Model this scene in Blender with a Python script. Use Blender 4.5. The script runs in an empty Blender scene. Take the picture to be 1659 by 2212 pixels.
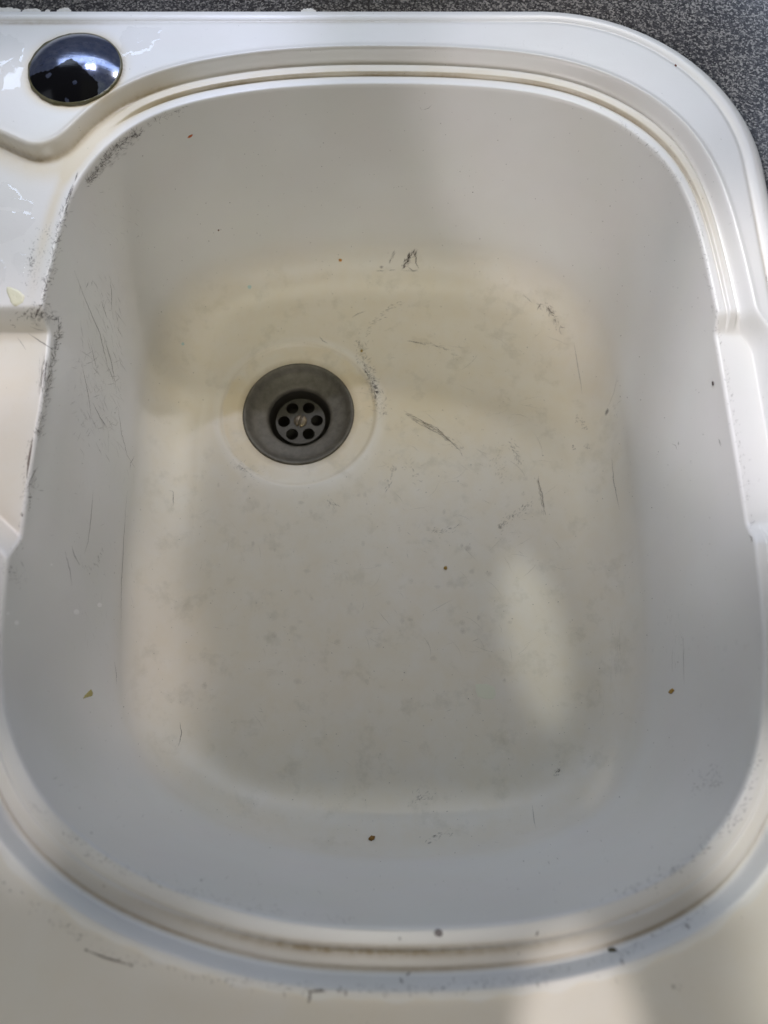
import bpy, bmesh, math, random
import numpy as np
from mathutils import Vector, Matrix
from mathutils.bvhtree import BVHTree
R = math.radians
random.seed(7); rng = np.random.default_rng(7)
scn = bpy.context.scene
C = scn.collection

# ------------------------------------------------------------------ camera
CAM_H = .32; TILT = R(18); FPX = 1580.0
cam = bpy.data.cameras.new('camera'); camo = bpy.data.objects.new('camera', cam); C.objects.link(camo)
camo.location = (0, 0, CAM_H); camo.rotation_euler = (TILT, 0, 0)
cam.sensor_fit = 'VERTICAL'; cam.sensor_height = 36; cam.lens = 36*FPX/2212
cam.clip_start = .01; cam.clip_end = 50
cam.dof.use_dof = True; cam.dof.focus_distance = .46; cam.dof.aperture_fstop = 6.0
scn.camera = camo

# ------------------------------------------------------------------ world and lamps
w = bpy.data.worlds.new('World'); scn.world = w; w.use_nodes = True
bg = w.node_tree.nodes['Background']; bg.inputs[0].default_value = (.93, .95, 1, 1); bg.inputs[1].default_value = .02
scn.view_settings.view_transform = 'Standard'; scn.view_settings.look = 'None'
scn.view_settings.exposure = 0; scn.view_settings.gamma = 1

def lamp(name, kind, loc, target, energy, color, **kw):
    d = bpy.data.lights.new(name, kind); o = bpy.data.objects.new(name, d); C.objects.link(o)
    o.location = loc
    o.rotation_euler = (Vector(target)-Vector(loc)).to_track_quat('-Z', 'Y').to_euler()
    d.energy = energy; d.color = color
    for k, v in kw.items(): setattr(d, k, v)
    return o
def patch(name, loc, target, energy, color, size, sx, sy, blend, soft, turn=0):
    """a patch of light longer than it is wide: a spot whose local Y runs along the sink, turned by `turn` degrees"""
    o = lamp(name, 'SPOT', loc, target, energy, color, spot_size=R(size), spot_blend=blend, shadow_soft_size=soft)
    z = (Vector(loc)-Vector(target)).normalized(); y = Vector((math.sin(R(turn)), math.cos(R(turn)), 0)); y = (y-z*y.dot(z)).normalized()
    o.matrix_world = Matrix.Translation(loc) @ Matrix((y.cross(z), y, z)).transposed().to_4x4() @ Matrix.Diagonal((sx, sy, 1, 1))
    return o
# the window behind the sink, then fill lamps and aimed spots added for shading
lamp('window_light', 'AREA', (0,.75,.40), (0,.38,0), 2.63, (.65,.77,1), shape='RECTANGLE', size=.95, size_y=.10)
lamp('overhead_fill', 'AREA', (.1,.15,1.6), (0,.15,0), .8, (.90,.95,.50), shape='RECTANGLE', size=1.2, size_y=.8)  # overhead and room lamps added as fill, set to fit the shading
lamp('room_fill_low', 'AREA', (0,-.8,.35), (0,.36,-.05), 2.75, (.97,.98,.96), shape='RECTANGLE', size=.6, size_y=.2)
lamp('room_fill_high', 'AREA', (0,-.5,1.0), (0,.3,-.05), .75, (1,.62,.25), shape='RECTANGLE', size=.4, size_y=.4)
lamp('room_fill_left', 'AREA', (-.9,.2,.5), (0,.2,0), 1.15, (.82,.88,1), shape='RECTANGLE', size=.5, size_y=.4)
lamp('room_fill_right', 'AREA', (.9,-.4,.7), (0,.2,0), .55, (1,.94,.90), shape='RECTANGLE', size=.4, size_y=.4)
lamp('patch_right_rim', 'SPOT', (-.3,.9,1.1), (.24,.17,0), 60, (.94,.93,.99), spot_size=R(9), spot_blend=.4, shadow_soft_size=.03)  # spots from here on are added; their cones shape the patches of light
lamp('patch_left_spillway', 'SPOT', (-.2,.9,1.1), (-.20,.15,0), 32, (1,.89,.88), spot_size=R(6), spot_blend=.4, shadow_soft_size=.03)
lamp('patch_back_right', 'SPOT', (-.35,-.6,.7), (.213,.36,-.03), 13.5, (1,.93,.97), spot_size=R(17), spot_blend=.3, shadow_soft_size=.02)
lamp('patch_back_rim', 'SPOT', (.25,.8,.6), (-.03,.41,0), 6.0, (1,.93,.80), spot_size=R(40), spot_blend=1, shadow_soft_size=.03)
lamp('patch_back_left', 'SPOT', (-.2,.9,.8), (-.11,.40,0), 11.5, (.72,.76,1), spot_size=R(11), spot_blend=.9, shadow_soft_size=.012)
lamp('patch_draining_side', 'SPOT', (-.1,.95,.9), (-.215,.285,0), 19, (.92,.92,1), spot_size=R(10), spot_blend=.6, shadow_soft_size=.012)
lamp('patch_corner', 'SPOT', (.1,.9,1.0), (.185,.30,0), 7.5, (1,.95,.80), spot_size=R(12), spot_blend=.8, shadow_soft_size=.06)
patch('patch_bowl_floor', (.05,.8,1.3), (.100,.070,-.168), 21, (.98,1,.90), 4.3, .38, 1, .6, .012, -9)
patch('patch_front_rim', (.0,-.55,1.1), (.073,-.105,0), 27, (1,.91,.87), 4.6, .55, .74, .45, .008, 4)
patch('patch_front_right', (.3,.5,1.0), (.19,-.08,0), 72, (1,.96,.86), 5, 1, 1, 1, .03, 0)
patch('patch_back_floor', (0,-.1,1.1), (-.015,.292,-.165), 16, (1,.98,.82), 19, 1, .58, 1, .05, 0)
patch('patch_left_strip', (.1,.25,1.0), (-.142,.245,-.164), 5.2, (1,.99,.90), 12, .17, 1, .9, .02, 4)
patch('patch_right_fillet', (-.1,.25,1.0), (.140,.235,-.162), 5.5, (1,.97,.88), 11, .30, 1, .9, .03, -3)
patch('patch_front_lip', (0,-.25,.95), (0,-.0705,-.007), 5, (1,.98,.97), 14, 1, .14, .8, .01, 0)
patch('patch_left_corner', (-.25,.1,.9), (-.157,-.022,-.007), 8.8, (1,.96,.97), 5.5, .28, 1, .7, .01, -33)
patch('patch_right_corner', (.3,.1,.9), (.158,-.022,-.007), 14.4, (1,.97,.96), 6.5, .30, 1, .7, .01, 33)

# ------------------------------------------------------------------ helpers
def tag(o, label=None, cat=None, group=None, kind=None):
    if label: o['label'] = label
    if cat: o['category'] = cat
    if group: o['group'] = group
    if kind: o['kind'] = kind
    return o
def link(name, me, m, parent=None, smooth=True):
    o = bpy.data.objects.new(name, me); C.objects.link(o)
    if m is not None: me.materials.append(m)
    if smooth: me.polygons.foreach_set('use_smooth', [True]*len(me.polygons))
    if parent: o.parent = parent
    return o
def empty(name, loc):
    o = bpy.data.objects.new(name, None); C.objects.link(o); o.location = loc; o.empty_display_size = .02
    return o
def grid_mesh(name, P, close_u=True):
    """P: rings x n x 3; quads between neighbouring rings"""
    K, N, _ = P.shape
    me = bpy.data.meshes.new(name)
    idx = np.arange(K*N).reshape(K, N)
    if close_u:
        a = idx[:-1]; b = np.roll(idx, -1, 1)[:-1]; c = np.roll(idx, -1, 1)[1:]; d = idx[1:]
    else:
        a = idx[:-1, :-1]; b = idx[:-1, 1:]; c = idx[1:, 1:]; d = idx[1:, :-1]
    f = np.stack([a, b, c, d], -1).reshape(-1, 4)
    me.vertices.add(K*N); me.vertices.foreach_set('co', P.reshape(-1).astype(np.float32))
    me.loops.add(f.size); me.loops.foreach_set('vertex_index', f.reshape(-1).astype(np.int32))
    me.polygons.add(len(f)); me.polygons.foreach_set('loop_start', (np.arange(len(f))*4).astype(np.int32))
    me.update(calc_edges=True); me.validate()
    return me
def lathe(name, prof, m, parent=None, n=96, cx=0, cy=0, flip=False):
    prof = np.array(prof, float); a = np.linspace(0, 2*math.pi, n, endpoint=False)
    P = np.zeros((len(prof), n, 3))
    P[:, :, 0] = cx + prof[:, :1]*np.cos(a); P[:, :, 1] = cy + prof[:, :1]*np.sin(a); P[:, :, 2] = prof[:, 1:2]
    if flip: P = P[::-1]
    return link(name, grid_mesh(name, P), m, parent)
def sstep(x): x = np.clip(x, 0, 1); return x*x*(3-2*x)
def smin(a, b, k):
    h = np.clip(.5+.5*(b-a)/k, 0, 1); return b*(1-h)+a*h-k*h*(1-h)
def sdbox(x, y, x0, x1, y0, y1, r):
    qx = np.abs(x-(x0+x1)/2)-(x1-x0)/2+r; qy = np.abs(y-(y0+y1)/2)-(y1-y0)/2+r
    return np.hypot(np.maximum(qx, 0), np.maximum(qy, 0))+np.minimum(np.maximum(qx, qy), 0)-r

class NT:
    def __init__(s, name):
        s.m = bpy.data.materials.new(name); s.m.use_nodes = True; s.t = s.m.node_tree
        s.b = s.t.nodes['Principled BSDF']; s.out = s.t.nodes['Material Output']
    def n(s, typ, **kw):
        x = s.t.nodes.new(typ)
        for k, v in kw.items():
            if k in x.inputs: x.inputs[k].default_value = v
            else: setattr(x, k, v)
        return x
    def l(s, a, b): s.t.links.new(a, b)
    def set(s, **kw):
        for k, v in kw.items():
            s.b.inputs[k.replace('_', ' ')].default_value = v
        return s
    def noise(s, scale, detail=3, rough=.55, co=None):
        x = s.n('ShaderNodeTexNoise'); x.inputs['Scale'].default_value = scale
        x.inputs['Detail'].default_value = detail; x.inputs['Roughness'].default_value = rough
        if co is not None: s.l(co, x.inputs['Vector'])
        return x
    def ramp(s, fac, stops):
        x = s.n('ShaderNodeValToRGB'); e = x.color_ramp.elements
        while len(e) < len(stops): e.new(.5)
        for i, (p, c) in enumerate(stops):
            e[i].position = p; e[i].color = c if len(c) == 4 else (*c, 1)
        s.l(fac, x.inputs[0]); return x.outputs[0]
    def mix(s, fac, a, b, mode='MIX'):
        x = s.n('ShaderNodeMix', data_type='RGBA', blend_type=mode)
        for i, v in ((0, fac), (6, a), (7, b)):
            if hasattr(v, 'is_output') or isinstance(v, bpy.types.NodeSocket): s.l(v, x.inputs[i])
            else: x.inputs[i].default_value = v if i == 0 or len(v) == 4 else (*v, 1)
        return x.outputs[2]
    def math(s, op, a, b=0.0, c=0.0, clamp=False):
        x = s.n('ShaderNodeMath', operation=op, use_clamp=clamp)
        for i, v in enumerate((a, b, c)):
            if isinstance(v, bpy.types.NodeSocket): s.l(v, x.inputs[i])
            else: x.inputs[i].default_value = v
        return x.outputs[0]
    def attr(s, name): return s.n('ShaderNodeAttribute', attribute_name=name).outputs['Fac']
    def obj(s): return s.n('ShaderNodeTexCoord').outputs['Object']
    def bump(s, h, strength, dist):
        x = s.n('ShaderNodeBump', Strength=strength, Distance=dist); s.l(h, x.inputs['Height']); s.l(x.outputs[0], s.b.inputs['Normal'])

# ------------------------------------------------------------------ sink: contour of the bowl mouth
pts = [(0,.3675),(.0458,.3661),(.0858,.3608),(.1118,.3521),(.1325,.3394),(.1487,.3237),(.1597,.3061),(.1670,.2833),(.1702,.2591),
 (.1718,.2358),(.1729,.2079),(.1733,.1683),(.1737,.1312),(.1733,.0964),(.1722,.0760),(.1705,.0532),(.1675,.0328),(.1619,.0080),
 (.1545,-.0105),(.1427,-.0275),(.1268,-.0420),(.1070,-.0525),(.0876,-.0592),(.0595,-.0650),(.0318,-.0673),(0,-.0678),
 (-.0331,-.0660),(-.0611,-.0607),(-.0897,-.0520),(-.1092,-.0437),(-.1296,-.0310),(-.1445,-.0180),(-.1564,-.0010),(-.1650,.0170),
 (-.1700,.0380),(-.1722,.0570),(-.1735,.0764),(-.1748,.0950),(-.1757,.1275),(-.1756,.1550),(-.1756,.1812),(-.1764,.2020),(-.1776,.2160),(-.1774,.2290),(-.1765,.2430),
 (-.1755,.2609),(-.1737,.2787),(-.1704,.2955),(-.1594,.3180),(-.1395,.3394),(-.1143,.3527),(-.0749,.3626),(-.0348,.3668)]
pts = np.array(pts)
def catmull(p, k):
    out = []
    n = len(p)
    for i in range(n):
        a, b, c, d = p[(i-1) % n], p[i], p[(i+1) % n], p[(i+2) % n]
        ta = np.linalg.norm(b-a)**.5; tb = np.linalg.norm(c-b)**.5; tc = np.linalg.norm(d-c)**.5
        m1 = (c-b)+tb*((b-a)/ta-(c-a)/(ta+tb)); m2 = (c-b)+tb*((d-c)/tc-(d-b)/(tb+tc))
        for t in np.linspace(0, 1, k, endpoint=False):
            out.append((2*t**3-3*t*t+1)*b+(t**3-2*t*t+t)*m1+(-2*t**3+3*t*t)*c+(t**3-t*t)*m2)
    return np.array(out)
NA = 1200
cv = catmull(pts, 40)
seg = np.linalg.norm(np.roll(cv, -1, 0)-cv, axis=1); s = np.concatenate([[0], np.cumsum(seg)])
u = np.linspace(0, s[-1], NA, endpoint=False)
cc = np.vstack([cv, cv[:1]])
E0 = np.stack([np.interp(u, s, cc[:, 0]), np.interp(u, s, cc[:, 1])], 1)
def smooth(v, k):
    ker = np.hanning(2*k+3)[1:-1]; ker /= ker.sum()
    return np.stack([np.convolve(np.concatenate([v[-k:, i], v[:, i], v[:k, i]]), ker, 'valid') for i in range(v.shape[1])], 1)
E0 = smooth(E0, 18)
E0 = E0[::-1].copy()                                   # anticlockwise
T = np.roll(E0, -1, 0)-np.roll(E0, 1, 0); Nn = np.stack([T[:, 1], -T[:, 0]], 1)
Nn /= np.linalg.norm(Nn, axis=1)[:, None]; Nn = smooth(Nn, 14); Nn /= np.linalg.norm(Nn, axis=1)[:, None]

Z_LEDGE = -.0070; Z_FLOOR = -.168; DRAIN = np.array([-.0631, .2361])
OX0, OX1, OY0, OY1, ORAD = -.62, .2092, -.20, .4200, .118
wf = 1-.33*np.abs(Nn[:, 0])**6                         # the ledge is narrower along the straight sides

def bayL(x, y): return sstep((y-(.0815+.85*np.maximum(0, -x-.172)))/.015)*(1-sstep((y-.2085)/.0105))*sstep((-x-.150)/.012)
def bayR(x, y): return sstep((y-.0900)/.014)*(1-sstep((y-.2045)/.0110))*sstep((x-.150)/.012)
def bay(x, y): return bayL(x, y)+bayR(x, y)            # the two shallow spillways left and right of the bowl
def recess(x, y, d, wfr):                              # signed distance to the foot of the step round the sunk ledge
    r0 = d-.0155*wfr
    yb = .3100+.55*.5*((-x-.193)+np.sqrt((x+.193)**2+.006**2)); yb = np.minimum(yb, .36)
    left = sdbox(x, y, -.66, -.150, .0865, yb, .020)
    right = sdbox(x, y, .12, .1895, .088, .2105, .018)
    r = smin(r0, left, .012*(y > .2)+.004)
    return smin(r, right, .004)
def height(x, y, d, wfr):
    wb = bay(x, y)
    sd = recess(x, y, d, wfr)
    drb = sstep((-x-.182)/.006)*(y < .5)
    fr = sstep((.03-y)/.05)
    keep = (1-wb)*(1-sstep((-x-.136)/.022)*sstep((y-.075)/.02)*sstep((.39-y)/.02))
    z = Z_LEDGE+0*x
    dd = d/wfr
    g1 = np.exp(-((dd-.0068)/.0007)**2); g2 = np.exp(-((dd-.0142)/.0009)**2)
    ridge = sstep((dd-.0064)/.0012)*(1-sstep((dd-.0128)/.0018))
    z = z+keep*(1-.72*fr)*(ridge*.0015-g1*.0010)-keep*g2*.0006
    z = z-.0108*bayL(x, y)-.0062*bayR(x, y)
    q = np.clip(sd/(.0052-.0012*(y < .1)), 0, 1)
    up = q*q*(3-2*q)
    z = z*(1-up)+up*(0.0005*np.exp(-(np.maximum(sd-.0052, 0)/.0016)**2))
    e = -sdbox(x, y, OX0, OX1, OY0, OY1, ORAD)
    z = z-.00035*np.exp(-((e-.0128)/.0012)**2)           # fine groove inside the rolled edge
    roll = .0007*sstep((.0128-e)/.005)
    er = np.clip(e, 0, .0095)
    z = z+roll-.0095*(1-np.sqrt(np.clip(1-((.0095-er)/.0095)**2.4, 0, 1)))*(e < .0095)
    return z

rings = []; meta = []
# drain annulus, from inside out
ang = np.arctan2(E0[:, 1]-DRAIN[1], E0[:, 0]-DRAIN[0])
for r, z in [(.0405,-.0030),(.0415,-.0026),(.046,-.0021),(.050,-.0017),(.0545,-.0014),(.0558,-.0012),(.0568,-.0004),(.0578,.0001),(.0595,.00025),(.062,.0002)]:
    rings.append(np.column_stack([DRAIN[0]+r*np.cos(ang), DRAIN[1]+r*np.sin(ang), np.full(NA, Z_FLOOR+z)])); meta.append(-1)
IN = .043
inner = E0-Nn*IN
ring0 = rings[-1][:, :2]
for t in np.linspace(0, 1, 26)[1:-1]:
    p = ring0*(1-t)+inner*t
    # round the shape gradually
    rings.append(np.column_stack([p, np.full(NA, Z_FLOOR+.0002)+.0016*t*t])); meta.append(-1)
prof = []
for t in np.linspace(0, 1, 22):
    a = t*math.pi/2; prof.append((IN-.0335*math.sin(a)**1.0, Z_FLOOR+.0018+.0340*(1-math.cos(a))))
zt = Z_FLOOR+.0018+.0340
for t in np.linspace(0, 1, 36)[1:]:
    prof.append((.0095*(1-t)+.0010*t, zt*(1-t)+(Z_LEDGE-.0024)*t))
for t in np.linspace(0, 1, 8)[1:-1]:
    a = t*math.pi/2; prof.append((.0010-.0016*(1-math.cos(a)), Z_LEDGE-.0024+.0024*math.sin(a)))
zed = height(E0[:, 0], E0[:, 1], np.full(NA, .0), wf)-Z_LEDGE
for ins, z in prof:
    p = E0-Nn*ins
    k = sstep((z+.045)/.037)
    rings.append(np.column_stack([p, z+zed*k])); meta.append(-1)
K_IN = len(rings)
# outside: offsets, then blend to the outer boundary
offs = np.concatenate([np.linspace(.0010, .0245, 50)])
for d in offs:
    p = E0+Nn*d; rings.append(np.column_stack([p, height(p[:, 0], p[:, 1], np.full(NA, d), wf)])); meta.append(d)
# outer boundary: ray from the bowl centre
c0 = np.array([0, .14]); last = E0+Nn*.0245
dirv = last-c0; dirv /= np.linalg.norm(dirv, axis=1)[:, None]
lo = np.zeros(NA); hi = np.full(NA, 1.2)
for _ in range(40):
    mid = (lo+hi)/2; p = c0+dirv*mid[:, None]
    ins = sdbox(p[:, 0], p[:, 1], OX0, OX1, OY0, OY1, ORAD) < 0
    lo = np.where(ins, mid, lo); hi = np.where(ins, hi, mid)
outer = c0+dirv*lo[:, None]
L = np.linalg.norm(outer-last, axis=1)
NB = 150
for i in range(1, NB+1):
    t = i/NB
    uni = t*L
    # dense near the rolled edge: last third of the rings covers 14 mm
    a = np.where(t < .72, (L-.014)*(t/.72), L-.014+.014*np.sin(np.clip((t-.72)/.28, 0, 1)*math.pi/2))
    p = last+(outer-last)*(a/L)[:, None]
    if i == NB: p = outer-dirv*1e-6
    d = .0245+a*np.clip((dirv*Nn).sum(1), .3, 1)
    rings.append(np.column_stack([p, height(p[:, 0], p[:, 1], d, wf)])); meta.append(9)
for dz, k in ((-.0015, 0), (-.004, .0006), (-.004, .006)):
    q = rings[-1].copy(); q[:, 2] = np.maximum(q[:, 2]+dz, -.0110); q[:, :2] -= dirv*k; rings.append(q); meta.append(9)
P = np.array(rings)

# ---- stain and wear amounts per vertex (the marks themselves stay put on the sink)
X, Y, Z = P[..., 0], P[..., 1], P[..., 2]
dEdge = np.zeros(X.shape); 
for k in range(len(P)):
    dEdge[k] = ((P[k, :, :2]-E0)*Nn).sum(1)
WF = np.broadcast_to(wf, X.shape)
dd = dEdge/WF
wb = bay(X, Y); sidef = sstep((-X-.136)/.022)*sstep((Y-.075)/.02)*sstep((.39-Y)/.02)
isout = (np.arange(len(P)) >= K_IN)[:, None]
sd = recess(X, Y, np.where(dEdge > .0245, np.maximum(dEdge, .0245), dEdge), WF)
back = sstep((Y-.20)/.1); front = sstep((.03-Y)/.05)
g1 = np.exp(-((dd-.0069)/.00075)**2)*(1-wb)*(1-sidef)*isout
g2 = np.exp(-((dd-.0140)/.0010)**2)*(1-wb)*(1-sidef)*isout
wobble = .6+.4*np.sin(X*90+1)*np.sin(X*37+Y*50)
mott = np.clip(.55+.3*np.sin(X*61+.7)+.25*np.sin(X*143+Y*90), .15, 1)
brown = g1*(.72*back*mott)+g2*(.28*back*mott+.42*front*(.5+.5*mott))
brown = brown+front*np.exp(-((dd-.0080)/.0019)**2)*isout*np.clip(1.35-np.abs(X+.005)/.075, 0, 1)*.80
leftpart = sstep((-X-.10)/.04)
step_foot = np.exp(-((sd-.0003)/.0013)**2)*isout*leftpart*sstep((Y-.28)/.03)
brown = np.maximum(brown*(1-.0*leftpart), step_foot*.58)
eO = -sdbox(X, Y, OX0, OX1, OY0, OY1, ORAD)
og = np.exp(-((eO-.0128)/.0008)**2)*isout*(Y > .05)
brown = np.maximum(brown, og*(.36*np.clip(.55+.6*np.sin(X*23+Y*31+2.2), .1, 1)))
og2 = np.exp(-((eO-.0135)/.0020)**2)*isout*np.exp(-((X+.20)/.045)**2)*(Y > .38)
brown = np.maximum(brown, og2*.55)
cream = (np.exp(-((dd-.0095)/.0045)**2)*.85*isout*(1-wb)*(back*.9+.35*front)+
         np.exp(-((sd+.004)/.009)**2)*isout*leftpart*.9*(Y > .27))
CAPC = np.array([-.1765, .3705]); rc = np.hypot(X-CAPC[0], Y-CAPC[1])
cream = np.maximum(cream, np.exp(-((rc-.0262)/.0042)**2)*isout*(.75+.5*sstep((CAPC[1]-Y)/.02)))
rd = np.hypot(X-DRAIN[0], Y-DRAIN[1])
isfl = (~isout)*sstep((-Z-.115)/.05)
ann = sstep((.0572+.0006*np.sin(ang*7)+.0005*np.sin(ang*17)-rd)/.0025)*isfl
cream = np.maximum(cream, ann*(.88+.2*np.sin(ang*2+1)+.12*np.sin(ang*5)))
cream = np.maximum(cream, isfl*np.exp(-(rd/.105)**2)*.75)
cream = np.maximum(cream, isfl*.60)
cream = np.maximum(cream, isfl*np.exp(-(((X-.01)/.15)**2+((Y-.22)/.13)**2))*.75)
brown = np.maximum(brown, np.exp(-((rc-.0270)/.0011)**2)*isout*(.35+.5*sstep((X-CAPC[0])/.02)*sstep((CAPC[1]+.012-Y)/.02)))
brown = np.maximum(brown, np.exp(-((rd-.0425)/.0013)**2)*isfl*(.50+.25*np.sin(ang*3+X*60)))
brown = np.maximum(brown, np.exp(-((rd-.0565)/.0009)**2)*isfl*.16)
spill = wb*sstep((-X-.165)/.02)*isout
cream = np.maximum(cream, spill*.45)
deck = sstep((sd-.0062-.0012*np.sin(X*310)*np.sin(X*97+1))/.0016)*isout*sstep((-.0*Y+.02-Y)/.05)
cream = np.maximum(cream, deck*.36)
wear = np.exp(-((rd-.0605)/.0022)**2)*isfl*(.5+.5*sstep((X-DRAIN[0])/.03))

m = NT('aged_white_enamel')
co = m.obj()
big = m.noise(14, 3, co=co).outputs[0]; med = m.noise(70, 4, .6, co).outputs[0]; fine = m.noise(900, 2, co=co).outputs[0]
hue = m.noise(22, 2, co=co).outputs['Color']
base = m.mix(m.ramp(big, [(.35, (0, 0, 0)), (.7, (1, 1, 1))]), (.70, .69, .665), (.735, .73, .715))
base = m.mix(.045, base, hue, 'OVERLAY')
cf = m.math('MULTIPLY', m.attr('cream'), m.math('MULTIPLY_ADD', med, .9, .5), clamp=True)
base = m.mix(cf, base, (.66, .58, .43))
bn = m.noise(260, 4, .7, co).outputs[0]
bf = m.math('MULTIPLY', m.attr('brown'), m.math('MULTIPLY_ADD', bn, 1.3, .35), clamp=True)
base = m.mix(bf, base, (.27, .19, .085))
base = m.mix(m.math('MULTIPLY', m.attr('wear'), m.math('MULTIPLY_ADD', med, 1.6, -.3), clamp=True), base, (.78, .77, .76))
# grimy patches on the floor of the bowl
sm = m.ramp(m.noise(48, 5, .7, co).outputs[0], [(.54, (0, 0, 0)), (.76, (1, 1, 1))])
base = m.mix(m.math('MULTIPLY', sm, m.math('MULTIPLY', m.attr('floor'), .5)), base, (.42, .39, .31))
# pin-prick specks
v = m.n('ShaderNodeTexVoronoi', Scale=330.0); m.l(co, v.inputs['Vector'])
gate = m.ramp(m.noise(60, 2, co=co).outputs[0], [(.50, (0, 0, 0)), (.60, (1, 1, 1))])
sp = m.math('LESS_THAN', v.outputs['Distance'], .085)
rnd = m.n('ShaderNodeSeparateColor'); m.l(v.outputs['Color'], rnd.inputs[0])
sp = m.math('MULTIPLY', sp, m.math('GREATER_THAN', rnd.outputs[0], .80))
sp = m.math('MULTIPLY', sp, gate)
base = m.mix(m.math('MULTIPLY', sp, .55), base, (.10, .09, .08))
m.l(base, m.b.inputs['Base Color'])
ro = m.math('MULTIPLY_ADD', big, .16, .26); ro = m.math('ADD', ro, m.math('MULTIPLY', m.attr('floor'), .12))
m.l(ro, m.b.inputs['Roughness'])
m.bump(m.math('ADD', m.math('MULTIPLY', fine, .25), m.noise(45, 3, co=co).outputs[0]), .12, .0012)
M_sink = m.m

me = grid_mesh('basin', P)
for nm, val in (('cream', cream), ('brown', brown), ('wear', wear), ('floor', isfl*sstep((-Z-.12)/.045))):
    a = me.attributes.new(nm, 'FLOAT', 'POINT'); a.data.foreach_set('value', np.broadcast_to(val, X.shape).reshape(-1).astype(np.float32))
SINK = empty('kitchen_sink', (0, .14, -.01))
tag(SINK, 'stained white enamel kitchen sink bowl with rounded corners set into the grey speckled worktop', 'sink')
basin = link('basin', me, M_sink, SINK); basin.matrix_parent_inverse = Matrix.Translation((0, -.14, .01))
bvh = BVHTree.FromPolygons([tuple(v) for v in P.reshape(-1, 3)], [tuple(p.vertices) for p in me.polygons])

# ------------------------------------------------------------------ waste fitting
def on_sink(x, y):
    h = bvh.ray_cast(Vector((x, y, .2)), Vector((0, 0, -1))); return h[0], h[1]
m = NT('dull_steel'); co = m.obj()
n1 = m.noise(160, 4, .7, co).outputs[0]
m.l(m.mix(m.ramp(n1, [(.35, (0, 0, 0)), (.7, (1, 1, 1))]), (.095, .088, .074), (.155, .144, .122)), m.b.inputs['Base Color'])
m.set(Metallic=.5); m.l(m.math('MULTIPLY_ADD', n1, .25, .48), m.b.inputs['Roughness']); m.bump(n1, .25, .0004); M_steel = m.m
m = NT('dark_void').set(Base_Color=(.006, .006, .005, 1), Roughness=.9); M_dark = m.m
m = NT('grimy_throat').set(Base_Color=(.03, .027, .022, 1), Roughness=.6); M_throat = m.m
zf = Z_FLOOR-.0028
dx, dy = DRAIN
def child(o): o.matrix_parent_inverse = Matrix.Translation((0, -.14, .01)); return o
fl = child(lathe('waste_flange', [(.0228,zf-.0088),(.0229,zf-.0084),(.0231,zf-.0077),(.0237,zf-.0065),(.0250,zf-.0058),(.0275,zf-.0053),(.0310,zf-.0045),(.0340,zf-.0034),(.0362,zf-.0020),(.0374,zf-.0003),(.0386,zf+.0007),(.0396,zf+.0013),(.0404,zf+.0013),(.0411,zf+.0006),(.0413,zf-.0006)], M_steel, SINK, cx=dx, cy=dy))
th = lathe('throat', [(.0001,zf-.055),(.0222,zf-.055),(.0226,zf-.0110),(.0228,zf-.0088)], M_throat, fl, cx=dx, cy=dy)
# strainer plate with six real holes
bm = bmesh.new()
RP = .0186; RH = .0046; RC = .0124
zp = zf-.0135
geo = []
outer_v = [bm.verts.new((RP*math.cos(a), RP*math.sin(a), -.0008*0)) for a in np.linspace(0, 2*math.pi, 72, endpoint=False)]
edges = [bm.edges.new((outer_v[i], outer_v[(i+1) % 72])) for i in range(72)]
for k in range(6):
    a0 = k*math.pi/3+.03; cx, cy = RC*math.cos(a0), RC*math.sin(a0)
    hv = [bm.verts.new((cx+RH*math.cos(a), cy+RH*math.sin(a), 0)) for a in np.linspace(0, 2*math.pi, 28, endpoint=False)]
    edges += [bm.edges.new((hv[i], hv[(i+1) % 28])) for i in range(28)]
bmesh.ops.triangle_fill(bm, use_beauty=True, edges=edges)
for f in list(bm.faces):
    c = f.calc_center_median()
    if any(math.hypot(c.x-RC*math.cos(k*math.pi/3+.03), c.y-RC*math.sin(k*math.pi/3+.03)) < RH*.97 for k in range(6)): bm.faces.remove(f)
r = bmesh.ops.extrude_face_region(bm, geom=list(bm.faces))
bmesh.ops.translate(bm, vec=(0, 0, -.0012), verts=[g for g in r['geom'] if isinstance(g, bmesh.types.BMVert)])
bmesh.ops.recalc_face_normals(bm, faces=bm.faces)
pm = bpy.data.meshes.new('strainer_plate'); bm.to_mesh(pm); bm.free()
m = NT('grimy_steel'); co = m.obj(); m.l(m.mix(m.noise(500, 4, .7, co).outputs[0], (.03, .028, .023), (.10, .093, .075)), m.b.inputs['Base Color']); m.set(Metallic=.35, Roughness=.55)
pl = link('strainer_plate', pm, m.m, fl, smooth=False); pl.location = (dx, dy, zp)
m = NT('tarnished_brass'); co = m.obj(); m.l(m.mix(m.noise(400, 3, co=co).outputs[0], (.07, .055, .035), (.20, .165, .115)), m.b.inputs['Base Color']); m.set(Metallic=.8, Roughness=.42); M_screw = m.m
# slotted screw head: dome cut by a groove
n = 25; g = np.linspace(-1, 1, n); GX, GY = np.meshgrid(g, g)
# square-to-disc map
DX = GX*np.sqrt(1-GY**2/2); DY = GY*np.sqrt(1-GX**2/2); RR = np.hypot(DX, DY)
ca, sa = math.cos(R(74)), math.sin(R(74))
slot = np.abs(-DX*sa+DY*ca)
ZZ = .0013*np.sqrt(np.clip(1-RR**2*.93, 0, 1))-.0011*(slot < .13)
SP = np.stack([DX*.0050, DY*.0050, ZZ+.0002], -1)
sc = link('screw', grid_mesh('screw', SP, False), M_screw, fl, smooth=False); sc.location = (dx, dy, zp)

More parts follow.
